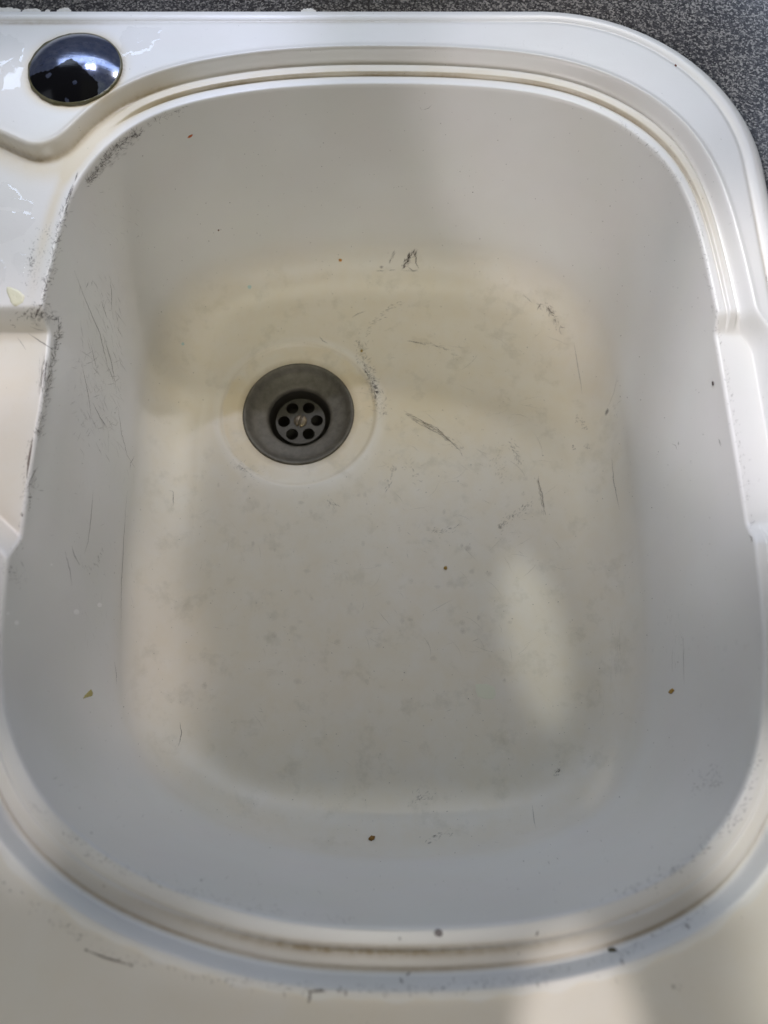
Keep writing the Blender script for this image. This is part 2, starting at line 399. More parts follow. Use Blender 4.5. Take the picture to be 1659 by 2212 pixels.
# ------------------------------------------------------------------ worktop
m = NT('speckled_laminate'); co = m.obj()
v1 = m.n('ShaderNodeTexVoronoi', Scale=900.0); m.l(co, v1.inputs['Vector'])
s1 = m.n('ShaderNodeSeparateColor'); m.l(v1.outputs['Color'], s1.inputs[0])
nn = m.noise(1000, 2, .6, co).outputs[0]
f = m.math('ADD', m.math('MULTIPLY', s1.outputs[0], .45), m.math('MULTIPLY', nn, .55))
col = m.ramp(f, [(.28, (.014, .014, .018)), (.45, (.05, .05, .057)), (.57, (.13, .13, .135)), (.69, (.42, .41, .39))])
col = m.mix(m.math('MULTIPLY', m.noise(30, 3, co=co).outputs[0], .25), col, (.09, .09, .10))
m.l(col, m.b.inputs['Base Color']); m.set(Roughness=.42); M_top = m.m
ob = outer-dirv*.004
WT = []
for k, zz in ((0, -.035), (0, -.0090)): WT.append(np.column_stack([ob, np.full(NA, zz)]))
WX0, WX1, WY0, WY1 = -.95, .75, -.26, .62
lo = np.zeros(NA); hi = np.full(NA, 3.)
for _ in range(45):
    mid = (lo+hi)/2; p = c0+dirv*mid[:, None]
    ins = (p[:, 0] > WX0)&(p[:, 0] < WX1)&(p[:, 1] > WY0)&(p[:, 1] < WY1)
    lo = np.where(ins, mid, lo); hi = np.where(ins, hi, mid)
far = c0+dirv*lo[:, None]
WT.append(np.column_stack([far, np.full(NA, -.0090)])); WT.append(np.column_stack([far, np.full(NA, -.038)])); WT.append(np.column_stack([ob, np.full(NA, -.035)]))
wt = link('worktop', grid_mesh('worktop', np.array(WT)), M_top, smooth=False)
tag(wt, kind='structure'); wt['label'] = 'grey speckled laminate worktop around the sink'


# ------------------------------------------------------------------ things lying on the sink: places read off as directions from the tap side
eye = Vector((0, 0, CAM_H)); ROT = Matrix.Rotation(TILT, 3, 'X')
def at(px, py):
    """point and normal of the sink surface seen at a place of the 1659 x 2212 picture"""
    d = (ROT @ Vector(((px-829.5)/FPX, (1106-py)/FPX, -1))).normalized()
    h = bvh.ray_cast(eye, d)
    if h[0] is None: return None
    n = h[1].normalized()
    if n.dot(d) > 0: n = -n
    return h[0], n

# ---- scuffs: thin films of rubbed-off metal and dirt lying on the enamel
SV, SF, SA, ST = [], [], [], []
def ribbon(pts, wd=.0004, alpha=.7, tone=0., taper=True, jit=0.):
    q = []
    for (x0, y0), (x1, y1) in zip(pts[:-1], pts[1:]):
        n = max(1, int(math.hypot(x1-x0, y1-y0)/5))
        q += [(x0+(x1-x0)*k/n, y0+(y1-y0)*k/n) for k in range(n)]
    q.append(pts[-1])
    h = [at(x+random.uniform(-jit, jit), y+random.uniform(-jit, jit)) for x, y in q]
    h = [a for a in h if a]
    if len(h) < 2: return
    b = len(SV)
    for k, (p, n) in enumerate(h):
        t = h[min(k+1, len(h)-1)][0]-h[max(k-1, 0)][0]
        if t.length > .02: return
        sd_ = n.cross(t); 
        if sd_.length < 1e-9: return
        sd_.normalize()
        f = k/(len(h)-1); ww = wd*(.25+.75*math.sin(math.pi*min(max(f, .02), .98))) if taper else wd
        c = p+n*.00013
        SV.append(c+sd_*ww/2); SV.append(c-sd_*ww/2)
        SA.extend([alpha*(.5+.5*math.sin(math.pi*(.1+.8*f)))]*2); ST.extend([tone]*2)
        if k: SF.append((b+2*k-2, b+2*k-1, b+2*k+1, b+2*k))
def blot(px, py, rx, ry, alpha=.7, tone=0., ang=0.):
    c = at(px, py)
    if not c: return
    n = 10; b = len(SV); ps = []
    for k in range(n):
        a = 2*math.pi*k/n; r = random.uniform(.7, 1.15); dx_, dy_ = rx*r*math.cos(a), ry*r*math.sin(a)
        h = at(px+dx_*math.cos(ang)-dy_*math.sin(ang), py+dx_*math.sin(ang)+dy_*math.cos(ang))
        if not h or (h[0]-c[0]).length > .02: return
        ps.append(h)
    SV.append(c[0]+c[1]*.00014); SA.append(alpha); ST.append(tone)
    for h in ps: SV.append(h[0]+h[1]*.00014); SA.append(alpha*.35); ST.append(tone)
    for k in range(n): SF.append((b, b+1+(k+1) % n, b+1+k))
def hatch(path, count, spread, ln, ang, angv, wd, alpha, tone=0.):
    """short strokes scattered along a path"""
    L_ = [math.hypot(b[0]-a[0], b[1]-a[1]) for a, b in zip(path[:-1], path[1:])]; tot = sum(L_)
    for _ in range(count):
        u_ = random.uniform(0, tot); k = 0
        while u_ > L_[k] and k < len(L_)-1: u_ -= L_[k]; k += 1
        f = u_/L_[k]; x = path[k][0]+(path[k+1][0]-path[k][0])*f+random.gauss(spread[0], spread[1]); y = path[k][1]+(path[k+1][1]-path[k][1])*f+random.gauss(spread[2], spread[3])
        a = R(random.gauss(ang, angv)); l = ln*random.uniform(.4, 1.5)
        ribbon([(x, y), (x+l*.5*math.cos(a)+random.uniform(-1, 1), y-l*.5*math.sin(a)), (x+l*math.cos(a), y-l*math.sin(a))], wd*random.uniform(.6, 1.3), alpha*random.uniform(.4, 1.1), tone)
def scatter(x0, y0, x1, y1, count, ln, ang, angv, wd, alpha, tone=0.):
    for _ in range(count):
        x, y = random.uniform(x0, x1), random.uniform(y0, y1); a = R(random.gauss(ang, angv)); l = ln*random.uniform(.3, 1.6)
        ribbon([(x, y), (x+l*math.cos(a), y-l*math.sin(a))], wd*random.uniform(.6, 1.3), alpha*random.uniform(.35, 1.1), tone)
# rubbed edge of the bowl on the left
hatch([(400,232),(330,262),(290,290)], 40, (0,3,3,4), 8, 60, 50, .00035, .6)
hatch([(300,283),(250,315),(225,345),(200,375),(185,398)], 230, (0,3,3,4), 10, 55, 40, .00036, .75)
hatch([(290,287),(250,317),(222,350),(197,378)], 50, (0,2,2,3), 7, 40, 60, .0006, .6)
for pth in ([(168,372),(162,392)], [(158,398),(152,412),(145,432),(140,446)], [(160,400),(153,417),(147,438)], [(147,440),(142,455),(146,470)]): ribbon(pth, .0007, .8)
for _ in range(60):
    f = random.random(); blot(300-115*f+random.gauss(2, 4), 285+108*f**.9+random.gauss(2, 4), random.uniform(3, 7), random.uniform(1.5, 3.5), random.uniform(.10, .25), 0, -.8)
hatch([(152,430),(138,470),(124,520),(114,575),(102,620),(92,660)], 230, (-3,4,0,5), 8, 70, 50, .0004, .72)
hatch([(112,500),(90,520),(78,560),(66,620)], 110, (0,12,0,14), 5, 80, 40, .00035, .5); hatch([(72,535),(66,585)], 50, (0,3,0,8), 5, 80, 40, .0005, .6)
hatch([(30,690),(60,680),(90,665),(122,690)], 75, (0,10,0,11), 7, 50, 60, .00045, .6); hatch([(122,690),(127,715),(120,745)], 70, (0,4,0,5), 8, 70, 40, .0005, .75)
ribbon([(88,662),(80,676),(77,686)], .0009, .8); blot(89, 660, 4, 2.5, .9); blot(68, 678, 2.5, 4, .8, 0, -.5); blot(112, 684, 5, 2, .85, 0, -.4); ribbon([(108,688),(118,691),(124,689)], .0005, .7)
for _ in range(40): blot(random.gauss(88, 16), random.gauss(680, 12), random.uniform(3, 9), random.uniform(2, 6), random.uniform(.08, .25), 0, random.uniform(-1, 1))
hatch([(118,750),(108,800),(98,850),(88,905),(80,950)], 250, (1,3,0,5), 9, 70, 38, .00038, .7); hatch([(104,790),(96,850)], 120, (-8,4,0,8), 16, 82, 8, .0003, .4)
ribbon([(111,757),(112,766),(118,776)], .0009, .9); blot(112, 753, 2, 4, .95)
ribbon([(38,729),(56,756)], .0004, .45, jit=.6); ribbon([(66,705),(82,712),(96,714)], .0004, .4)
ribbon([(71,945),(64,985),(59,1020),(58,1034)], .0011, .9, .5); ribbon([(82,1008),(72,1024),(64,1040),(62,1060),(66,1072)], .0006, .75); hatch([(72,1028),(70,1060)], 30, (0,5,0,5), 8, 40, 60, .0004, .55)
for y in range(1068, 1100, 7): blot(64, y, 1.6, 2.6, .75)
blot(64, 1074, 6, 2.2, .95); blot(48, 1112, 2, 6, .9); hatch([(72,945),(60,1040),(50,1120),(40,1200)], 90, (-4,6,0,5), 6, 75, 30, .0004, .5); ribbon([(44,1292-80),(52,1226)], .0005, .6)
hatch([(0,1215),(20,1230),(45,1255)], 60, (0,9,0,9), 6, 40, 60, .0005, .3)
# scratches down the left wall
for pth in ([(62,840-120),(120,880-120)], [(160,585),(185,650),(215,720),(232,790),(242,815),(247,840)], [(238,608),(241,640),(240,672)], [(218,650),(232,690)],
            [(196,745),(203,775),(210,800)], [(222,720),(240,780),(252,850)], [(176,785),(190,850),(197,905)], [(190,610),(186,620)], [(199,606),(197,617)],
            [(254,880),(262,935),(275,985),(291,1010)], [(200,870),(215,900),(232,925)], [(280,1015),(282,1000),(290,985)], [(275,1060),(270,1110),(268,1150),(262,1250),(261,1330),(260,1360)],
            [(155,1180),(160,1200),(172,1222)], [(182,1195),(190,1170),(197,1110),(201,1060)], [(247,1430),(250,1450),(252,1480)], [(388,1560),(392,1583),(386,1612)],
            [(140,1190),(150,1230),(155,1265)], [(365,1060),(374,1062),(374,1095)]):
    ribbon(pth, .00050, .8, .1, jit=.6)
scatter(170, 590, 262, 980, 260, 18, -72, 16, .00032, .52); scatter(150, 760, 250, 950, 130, 10, 40, 30, .00032, .45); scatter(140, 980, 300, 1400, 60, 16, -85, 12, .00026, .30)
hatch([(218,1180),(210,1215),(190,1222),(172,1218)], 40, (0,2,0,3), 8, -70, 8, .0003, .6)
scatter(190, 390, 320, 540, 90, 8, -60, 35, .00026, .40); scatter(60, 1000, 260, 1250, 50, 7, 60, 45, .0003, .42)
# dark rubbed marks on the back of the bowl
hatch([(872,578),(880,560),(893,547)], 55, (0,3,0,3), 9, 60, 18, .0008, .8, .05)
ribbon([(893,546),(899,556),(898,568),(905,580)], .0009, .8); ribbon([(882,577),(892,585),(903,583)], .0008, .7)
ribbon([(812,585),(830,585)], .0005, .7); blot(824, 577, 5, 4, .7); ribbon([(838,584),(855,583)], .0005, .55); hatch([(840,570),(850,548)], 22, (0,2,0,3), 9, 65, 10, .0007, .25)
ribbon([(868,584),(905,587)], .0003, .5); ribbon([(1102,260),(1104,254)], .0005, .9); ribbon([(912,237),(925,234),(933,226)], .0003, .7); ribbon([(907,231),(911,238)], .0004, .7)
# knife and pan marks on the floor
hatch([(775,735),(782,768),(795,800),(806,835),(818,870),(826,895)], 190, (0,7,0,8), 9, 30, 50, .0005, .55, .1)
hatch([(784,790),(800,815),(812,850)], 60, (0,3,0,4), 8, -50, 30, .0008, .55, -.4)
blot(811, 857, 3, 6, .9); ribbon([(690,727),(697,736),(708,742)], .0006, .8)
hatch([(790,728),(800,700),(820,685),(845,658),(865,656)], 60, (0,2,0,2), 7, 15, 12, .0005, .5); ribbon([(760,686),(773,678),(790,672)], .0007, .6)
hatch([(885,737),(925,742),(960,752),(988,772)], 45, (0,3,0,2), 8, -12, 14, .0005, .5); ribbon([(880,736),(910,742)], .0008, .8)
for o_ in (0, 5, -4): ribbon([(876+o_,892+o_),(905,910+o_),(945,930+o_),(975,955),(995,975)], .0006, .55, jit=1)
hatch([(876,893),(945,930),(995,976)], 60, (0,3,0,3), 9, -30, 12, .0006, .5)
hatch([(1078,1142),(1100,1118),(1130,1100),(1152,1088)], 70, (0,5,0,5), 5, 40, 30, .0006, .45); blot(1080, 1139, 5, 5, .6)
ribbon([(1162,1035),(1170,1065),(1176,1100)], .0008, .65, jit=1); hatch([(1160,1030),(1176,1110)], 36, (0,2,0,3), 10, -80, 8, .0005, .5)
hatch([(1100,950),(1105,965),(1122,995)], 45, (0,4,0,5), 7, -60, 20, .0005, .5); hatch([(1080,960),(1075,1000),(1085,1045)], 55, (0,7,0,6), 5, 60, 40, .0005, .34)
hatch([(832,1058),(840,1035),(852,1010)], 34, (0,3,0,3), 7, 60, 12, .0006, .5); hatch([(705,1068),(715,1085),(722,1095)], 22, (0,3,0,3), 8, -50, 15, .0006, .4)
hatch([(870,1005),(890,1010),(895,1040)], 26, (0,8,0,6), 8, 10, 40, .0005, .35); hatch([(940,1150),(980,1142)], 30, (0,8,0,4), 7, 25, 20, .0005, .4)
hatch([(640,1020),(690,1000)], 1, (0,3,0,3), 7, 0, 10, .0004, .3); hatch([(505,1000),(560,1035)], 50, (0,10,0,8), 6, 10, 40, .0005, .34); blot(520, 1008, 7, 9, .28)
scatter(760, 700, 1150, 1200, 150, 8, -10, 50, .0004, .32, .2); scatter(480, 1060, 1150, 1420, 110, 5, -60, 40, .0005, .30, .3)
for _ in range(46): blot(random.uniform(440, 1150), random.uniform(1020, 1500), random.uniform(3, 10), random.uniform(3, 8), random.uniform(.10, .26), .4)
for _ in range(70):
    x, y = random.uniform(760, 1200), random.uniform(680, 1420); a_0 = random.uniform(-.7, .9); l_ = random.uniform(14, 60); c_ = random.uniform(-.012, .012)
    ribbon([(x+t_*math.cos(a_0+c_*t_), y+t_*math.sin(a_0+c_*t_)) for t_ in np.linspace(0, l_, 7)], random.uniform(.0002, .0004), random.uniform(.14, .38), random.uniform(-.2, .6), jit=.5)
for _ in range(40):
    x, y = random.uniform(430, 1100), random.uniform(1050, 1650); a_0 = random.uniform(0, 3.1); l_ = random.uniform(10, 40)
    ribbon([(x, y), (x+l_*.5*math.cos(a_0)+2, y+l_*.5*math.sin(a_0)), (x+l_*math.cos(a_0), y+l_*math.sin(a_0))], .00028, random.uniform(.12, .3), .3, jit=.5)
# right side
hatch([(1162,658),(1180,660),(1195,680),(1205,708)], 60, (0,3,0,4), 9, -60, 35, .0006, .5, .6); ribbon([(1130,637),(1140,645),(1150,655)], .0006, .5, .4); ribbon([(1160,670),(1168,656),(1177,660)], .0008, .55, .9)
ribbon([(1240,740),(1248,790),(1255,830),(1257,850)], .0006, .5, .3); blot(1311, 890, 4, 9, .85, -.5, .3); ribbon([(1313,880),(1326,850),(1335,810)], .0006, .35); hatch([(1322,910),(1334,870)], 12, (0,4,0,6), 9, 65, 10, .0005, .4)
ribbon([(1322,990),(1326,1040),(1333,1075),(1338,1100)], .0007, .55, -.3, jit=.6); ribbon([(1215,1560),(1200,1680)], .0004, .01)
for x, y in ((1245,905),(1258,911),(1262,925),(1238,965),(1268,967)): hatch([(x-4,y-2),(x+4,y+2)], 9, (0,2,0,3), 4, 30, 60, .0007, .55, 1.)
ribbon([(1553,948),(1558,964)], .0007, .8); ribbon([(1452,959),(1460,962),(1463,972)], .0005, .5); blot(1466, 958, 2, 4, .6); ribbon([(1618,1155),(1624,1162),(1625,1172)], .0008, .8)
scatter(1318, 1330, 1345, 1500, 60, 24, -88, 4, .0002, .15); scatter(1295, 1400, 1310, 1560, 8, 26, -95, 4, .00025, .18); ribbon([(1476,1375),(1478,1480)], .0005, .55); scatter(1420, 1320, 1480, 1440, 26, 14, -88, 3, .0003, .4)
hatch([(1505,1700),(1530,1675),(1545,1700)], 60, (0,12,0,14), 9, 50, 40, .0005, .40); hatch([(1195,1675),(1210,1660)], 14, (0,3,0,3), 8, 45, 15, .0007, .5)
hatch([(1500,435),(1520,540),(1545,650),(1552,720),(1580,860),(1605,1000),(1625,1150)], 170, (-2,4,0,6), 6, 80, 40, .00035, .5); hatch([(1340,262),(1420,330),(1470,400)], 80, (-3,4,3,4), 6, 60, 40, .00032, .42)
# front of the bowl and its rim
hatch([(893,1723),(905,1728),(935,1722)], 30, (0,5,0,6), 8, 60, 25, .0005, .40); hatch([(925,1818),(940,1805),(970,1806)], 26, (0,4,0,3), 7, 25, 20, .0006, .5); blot(928, 1821, 6, 2.5, .75, 0, -.4)
ribbon([(1150,1740),(1154,1775),(1158,1790)], .0005, .5); ribbon([(1185,1862),(1187,1868)], .0009, .9)
hatch([(60,1730),(120,1790),(250,1875),(400,1925),(560,1962),(760,1990)], 130, (0,6,0,5), 11, -10, 40, .0006, .30, -.2); hatch([(1300,1950),(1480,1870),(1600,1760),(1640,1620)], 110, (0,5,0,6), 10, 30, 30, .0006, .42)
hatch([(0,1905),(120,1985),(250,2060),(420,2105),(600,2128),(830,2136),(1050,2125),(1250,2085),(1400,2030),(1540,1950)], 240, (0,8,2,6), 10, -60, 60, .0007, .36, -.1)
ribbon([(185,2052),(225,2068),(283,2085)], .0009, .6); blot(186, 2052, 5, 4, .7); blot(284, 2086, 4, 4, .7); ribbon([(664,2142),(705,2140)], .0013, .55); ribbon([(672,2140),(666,2168)], .0013, .6); blot(694, 2138, 7, 3, .85)
ribbon([(748,2138),(746,2152)], .0011, .7); blot(882, 2104, 8, 4, .8, 0, -.7); ribbon([(864,2112),(870,2126)], .0012, .6); ribbon([(862,2022),(865,2032)], .0010, .6); ribbon([(1163,2010),(1157,2022)], .0012, .65)
ribbon([(1480,1995),(1490,2008)], .0015, .5); ribbon([(1340,2070),(1348,2085)], .0014, .5); scatter(900, 2105, 1500, 2135, 26, 12, -50, 40, .0009, .4)
for x, y in ((197,1800),(192,1846),(225,1914),(1120,2060),(1331,1925),(1417,1917),(1575,1760),(435,1902)): blot(x, y, 4, 2.4, .6, .1, random.uniform(-1, 1))
# pin-prick dots and fine random scratches all over
for _ in range(700):
    x, y = random.uniform(170, 1560), random.uniform(230, 1950)
    if math.hypot(x-644, y-889) < 140: continue
    blot(x, y, random.uniform(.7, 1.7), random.uniform(.7, 1.6), random.uniform(.35, .95), random.uniform(0, .5))
scatter(200, 240, 1500, 1950, 330, 6, 40, 70, .0003, .36); scatter(0, 60, 1600, 150, 90, 5, 60, 50, .0003, .42); scatter(10, 420, 140, 1150, 80, 6, 60, 60, .0003, .35)
scatter(860, 95, 1300, 125, 26, 6, 75, 20, .0003, .5); scatter(1560, 450, 1655, 1150, 60, 7, 60, 50, .0003, .35); scatter(100, 1500, 1500, 1980, 110, 9, 5, 25, .0004, .34)
m = NT('rubbed_scuff'); co = m.obj()
m.l(m.mix(m.math('MULTIPLY_ADD', m.attr('tone'), .5, .5, True), (.045, .065, .075), (.13, .06, .03)), m.b.inputs['Base Color']); m.set(Roughness=.6)
br = m.ramp(m.noise(2600, 3, .7, co).outputs[0], [(.36, (.15,)*3), (.56, (1, 1, 1))])
al = m.math('MULTIPLY', m.attr('alpha'), br, clamp=True); m.l(al, m.b.inputs['Alpha'])
sm_ = bpy.data.meshes.new('scuff_marks'); sm_.from_pydata([tuple(v) for v in SV], [], SF)
for nm, val in (('alpha', SA), ('tone', ST)):
    a = sm_.attributes.new(nm, 'FLOAT', 'POINT'); a.data.foreach_set('value', np.array(val, np.float32))
so = child(link('scuff_marks', sm_, m.m, SINK, smooth=False)); tag(so, kind='stuff')

# ------------------------------------------------------------------ tap hole cover
cap = empty('tap_hole_cover', (-.1765, .3705, .0005)); tag(cap, 'domed metal tap hole cover with a jagged black patch on the back left rim', 'tap hole cover')
RCAP = .0262
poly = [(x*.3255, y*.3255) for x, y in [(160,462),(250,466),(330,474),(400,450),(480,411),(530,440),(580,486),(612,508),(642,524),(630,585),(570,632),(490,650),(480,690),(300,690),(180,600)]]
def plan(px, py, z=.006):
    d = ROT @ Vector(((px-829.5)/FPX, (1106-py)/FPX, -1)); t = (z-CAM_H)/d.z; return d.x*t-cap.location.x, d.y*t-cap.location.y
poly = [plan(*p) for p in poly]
gaps = [plan(x*.3255, y*.3255) for x, y in ((322,500),(425,625),(495,545),(530,525),(365,282),(480,325),(375,395))]
nr, na = 130, 480; rr = np.linspace(.0001, RCAP, nr); aa = np.linspace(0, 2*math.pi, na, endpoint=False)
DP = np.zeros((nr, na, 3)); DP[..., 0] = rr[:, None]*np.cos(aa); DP[..., 1] = rr[:, None]*np.sin(aa)
tt = rr/RCAP; DP[..., 2] = (.0072*(1-tt**2.3)+.0006)[:, None]-.0006*(tt[:, None] > .99)
def inside(x, y, pg):
    r = np.zeros(x.shape, bool); n = len(pg)
    for k in range(n):
        x0, y0 = pg[k]; x1, y1 = pg[(k+1) % n]
        if y0 == y1: continue
        c = ((y0 > y) != (y1 > y))&(x < (x1-x0)*(y-y0)/(y1-y0)+x0); r ^= c
    return r
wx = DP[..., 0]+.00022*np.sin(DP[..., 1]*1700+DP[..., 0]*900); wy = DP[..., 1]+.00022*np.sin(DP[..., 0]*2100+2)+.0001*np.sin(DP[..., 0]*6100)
blk = inside(wx, wy, poly).astype(float)  # jagged black patch coloured into the dome, with small gaps
for cx_, cy_ in gaps[:3]:
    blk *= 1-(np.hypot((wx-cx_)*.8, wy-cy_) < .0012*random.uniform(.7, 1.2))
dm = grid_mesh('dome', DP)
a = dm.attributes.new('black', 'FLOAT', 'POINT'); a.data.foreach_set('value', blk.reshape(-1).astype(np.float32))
m = NT('tarnished_chrome'); co = m.obj()
n1 = m.noise(260, 4, .7, co).outputs[0]
mp = m.n('ShaderNodeMapping'); m.l(co, mp.inputs[0]); mp.inputs['Scale'].default_value = (60, 900, 60); mp.inputs['Rotation'].default_value = (0, 0, .35)
br = m.noise(1, 3, .6, mp.outputs[0]).outputs[0]
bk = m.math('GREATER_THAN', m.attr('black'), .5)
col = m.mix(m.ramp(n1, [(.35, (0, 0, 0)), (.68, (1, 1, 1))]), (.075, .095, .165), (.15, .165, .225))
col = m.mix(m.math('GREATER_THAN', m.noise(700, 2, .5, co).outputs[0], .70), col, (.03, .03, .04))
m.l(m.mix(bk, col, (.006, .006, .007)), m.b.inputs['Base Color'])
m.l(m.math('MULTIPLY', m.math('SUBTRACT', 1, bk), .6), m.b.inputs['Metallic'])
m.l(m.math('MULTIPLY_ADD', br, .14, .07), m.b.inputs['Roughness']); m.bump(br, .12, .0003)
tg = m.n('ShaderNodeTangent', direction_type='RADIAL', axis='Z'); m.l(tg.outputs[0], m.b.inputs['Tangent']); m.set(Anisotropic=.0)
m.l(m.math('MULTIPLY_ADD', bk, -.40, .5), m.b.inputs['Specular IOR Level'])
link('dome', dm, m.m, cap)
m = NT('limescale_grime'); co = m.obj()
m.l(m.mix(m.noise(300, 4, .7, co).outputs[0], (.045, .042, .02), (.17, .15, .07)), m.b.inputs['Base Color']); m.set(Roughness=.35); m.bump(m.noise(900, 3, co=co).outputs[0], .5, .0004)
GR = np.zeros((4, 160, 3)); a_ = np.linspace(0, 2*math.pi, 160, endpoint=False); nz = .5+.5*np.sin(a_*3+4)*np.sin(a_*7)+.25*np.sin(a_*19)
for k, (r_, z_) in enumerate(((RCAP-.0006, .0009), (RCAP+.0002, .0008), (RCAP+.0004, .0003), (RCAP+.0006, -.0004))):
    q = r_+(.0007*nz*(k > 0)*(np.sin(a_+1.0) < .35)); GR[k, :, 0] = q*np.cos(a_); GR[k, :, 1] = q*np.sin(a_); GR[k, :, 2] = z_
link('grime_ring', grid_mesh('grime_ring', GR), m.m, cap)

# ------------------------------------------------------------------ water
m = NT('clear_water'); t = m.t; t.nodes.remove(m.b)
fr_ = m.n('ShaderNodeFresnel', IOR=1.33); tr = m.n('ShaderNodeBsdfTransparent'); gl = m.n('ShaderNodeBsdfGlossy', Roughness=.03); df = m.n('ShaderNodeBsdfDiffuse'); df.inputs[0].default_value = (.9, .92, .95, 1)
m2 = m.n('ShaderNodeMixShader'); m2.inputs[0].default_value = .02; m.l(tr.outputs[0], m2.inputs[1]); m.l(df.outputs[0], m2.inputs[2])
gl.inputs['Color'].default_value = (1, 1, 1, 1); tr.inputs[0].default_value = (1, 1, 1, 1)
mx = m.n('ShaderNodeMixShader'); gm = m.n('ShaderNodeNewGeometry'); m.l(m.math('MULTIPLY', fr_.outputs[0], m.math('SUBTRACT', 1, gm.outputs['Backfacing']), clamp=True), mx.inputs[0]); m.l(m2.outputs[0], mx.inputs[1]); m.l(gl.outputs[0], mx.inputs[2]); m.l(mx.outputs[0], m.out.inputs[0])
M_water = m.m
def frame(n, up=Vector((0, 1, 0))):
    y = (up-n*up.dot(n)).normalized(); x = y.cross(n); return Matrix((x, y, n)).transposed().to_4x4()
def drop_mesh(stretch, h, seed):
    rd_ = random.Random(seed); nr_, na_ = 9, 24; V = np.zeros((nr_, na_, 3))
    ph = rd_.uniform(0, 6); 
    for i in range(nr_):
        f = .02+.98*i/(nr_-1)
        for k in range(na_):
            a = 2*math.pi*k/na_; w_ = 1+.10*math.sin(2*a+ph)+.05*math.sin(3*a+2*ph)
            V[i, k] = (f*w_*math.cos(a), f*w_*math.sin(a)*(stretch if math.sin(a) < 0 else 1.05), h*math.sqrt(max(0, 1-f**2.2)))
    me_ = grid_mesh('water_drop', V); return me_
drops = [drop_mesh(s_, h_, k) for k, (s_, h_) in enumerate(((1.1, .62), (1.35, .6), (1.0, .7), (1.6, .55)))]
for dmm in drops: dmm.materials.append(M_water); dmm.polygons.foreach_set('use_smooth', [True]*len(dmm.polygons))
def drop(px, py, r, label, group, k=0):
    h = at(px, py)
    if not h: return
    o = bpy.data.objects.new('water_drop', drops[k % 4]); C.objects.link(o)
    o.matrix_world = Matrix.Translation(h[0]+h[1]*.00003) @ frame(h[1]) @ Matrix.Scale(r*1.15, 4)
    tag(o, label, 'water drop', group)
GW = 'water drops clinging to the right wall of the bowl'
named = {(1363,1003): 'tiny clear drop second from the top of the four stacked drops on the right wall', (1358,1027): 'clear drop third from the top of the four stacked drops on the right wall',
 (1362,998): 'topmost of the four stacked clear drops on the right wall', (1367,1052): 'lowest of the four stacked clear drops on the right wall, beside a black dot',
 (1493,999): 'lone clear drop below the small curved scratch on the upper right wall', (1443,1118): 'lone small clear drop in the middle height of the right wall',
 (1568,1400): 'largest clear drop on the right wall, left of its pair near the rim', (1610,1396): 'larger clear drop nearest the right rim', (1592,1388): 'upright streak-like clear drop between the two largest on the right wall',
 (1562,1446): 'clear drop directly under the largest one on the right wall', (1436,1299): 'topmost drop of the small cluster halfway down the right wall', (1640,1371): 'clear drop right against the right rim',
 (1518,1330): 'lone tiny clear drop above the row of drops on the right wall', (1365,1402): 'leftmost clear drop of the row across the right wall'}
for k, (x, y, r) in enumerate([(1358,1027,4),(1363,1003,3),(1362,998,3),(1367,1052,4),(1493,999,4),(1443,1118,3),(1448,1318,4),(1452,1331,4.5),(1438,1346,4.5),(1436,1299,3),(1423,1348,4),(1395,1400,5),(1411,1405,5.5),(1365,1402,3.5),(1355,1395,3),
        (1461,1374,3),(1476,1382,4),(1497,1380,4.5),(1528,1377,3.5),(1509,1396,3.5),(1489,1402,4),(1568,1400,7),(1592,1388,5),(1610,1396,6),(1618,1392,4),(1562,1446,4.5),(1518,1330,3),(1640,1371,4),(1545,1400,3),(1585,1404,3)]):
    lb = named.get((x, y)) or ('small clear drop in the loose cluster above the row of drops on the right wall' if y < 1360 else 'small clear drop in the row of drops running across the right wall')
    drop(x, y, r*.00019, lb, GW, k)
for k, (x, y, r) in enumerate([(840,668,3.2),(852,664,2.4),(862,667,2.6),(866,660,2.2),(868,670,2.6),(884,661,1.8),(902,668,2),(878,672,1.7)]):
    drop(x, y, r*.00026, ['leftmost glinting water drop on the floor behind the plughole', 'small glinting drop just right of the leftmost one behind the plughole', 'glinting drop in the middle of the cluster behind the plughole',
        'small glinting drop at the top of the cluster behind the plughole', 'lowest glinting drop of the cluster behind the plughole', 'small glinting drop right of the cluster behind the plughole',
        'rightmost glinting drop on the floor behind the plughole', 'tiniest glinting drop low in the cluster behind the plughole'][k], 'glinting drops on the floor behind the plughole', k)
for k, (x, y, r) in enumerate([(612,1764,4),(630,1767,3),(648,1768,3.6),(598,1761,3)]):
    drop(x, y, r*.00026, ['second glinting drop from the left in the front curve of the bowl', 'third glinting drop from the left in the front curve of the bowl', 'rightmost glinting drop in the front curve of the bowl', 'leftmost glinting drop in the front curve of the bowl'][k], 'drops in the front curve of the bowl', k)
drop(785, 975, .0011, 'single bright water drop at the lower right of the plughole surround', None, 1)
drop(637, 778, .0006, 'tiny water bead on the back edge of the steel plughole flange', None, 2)

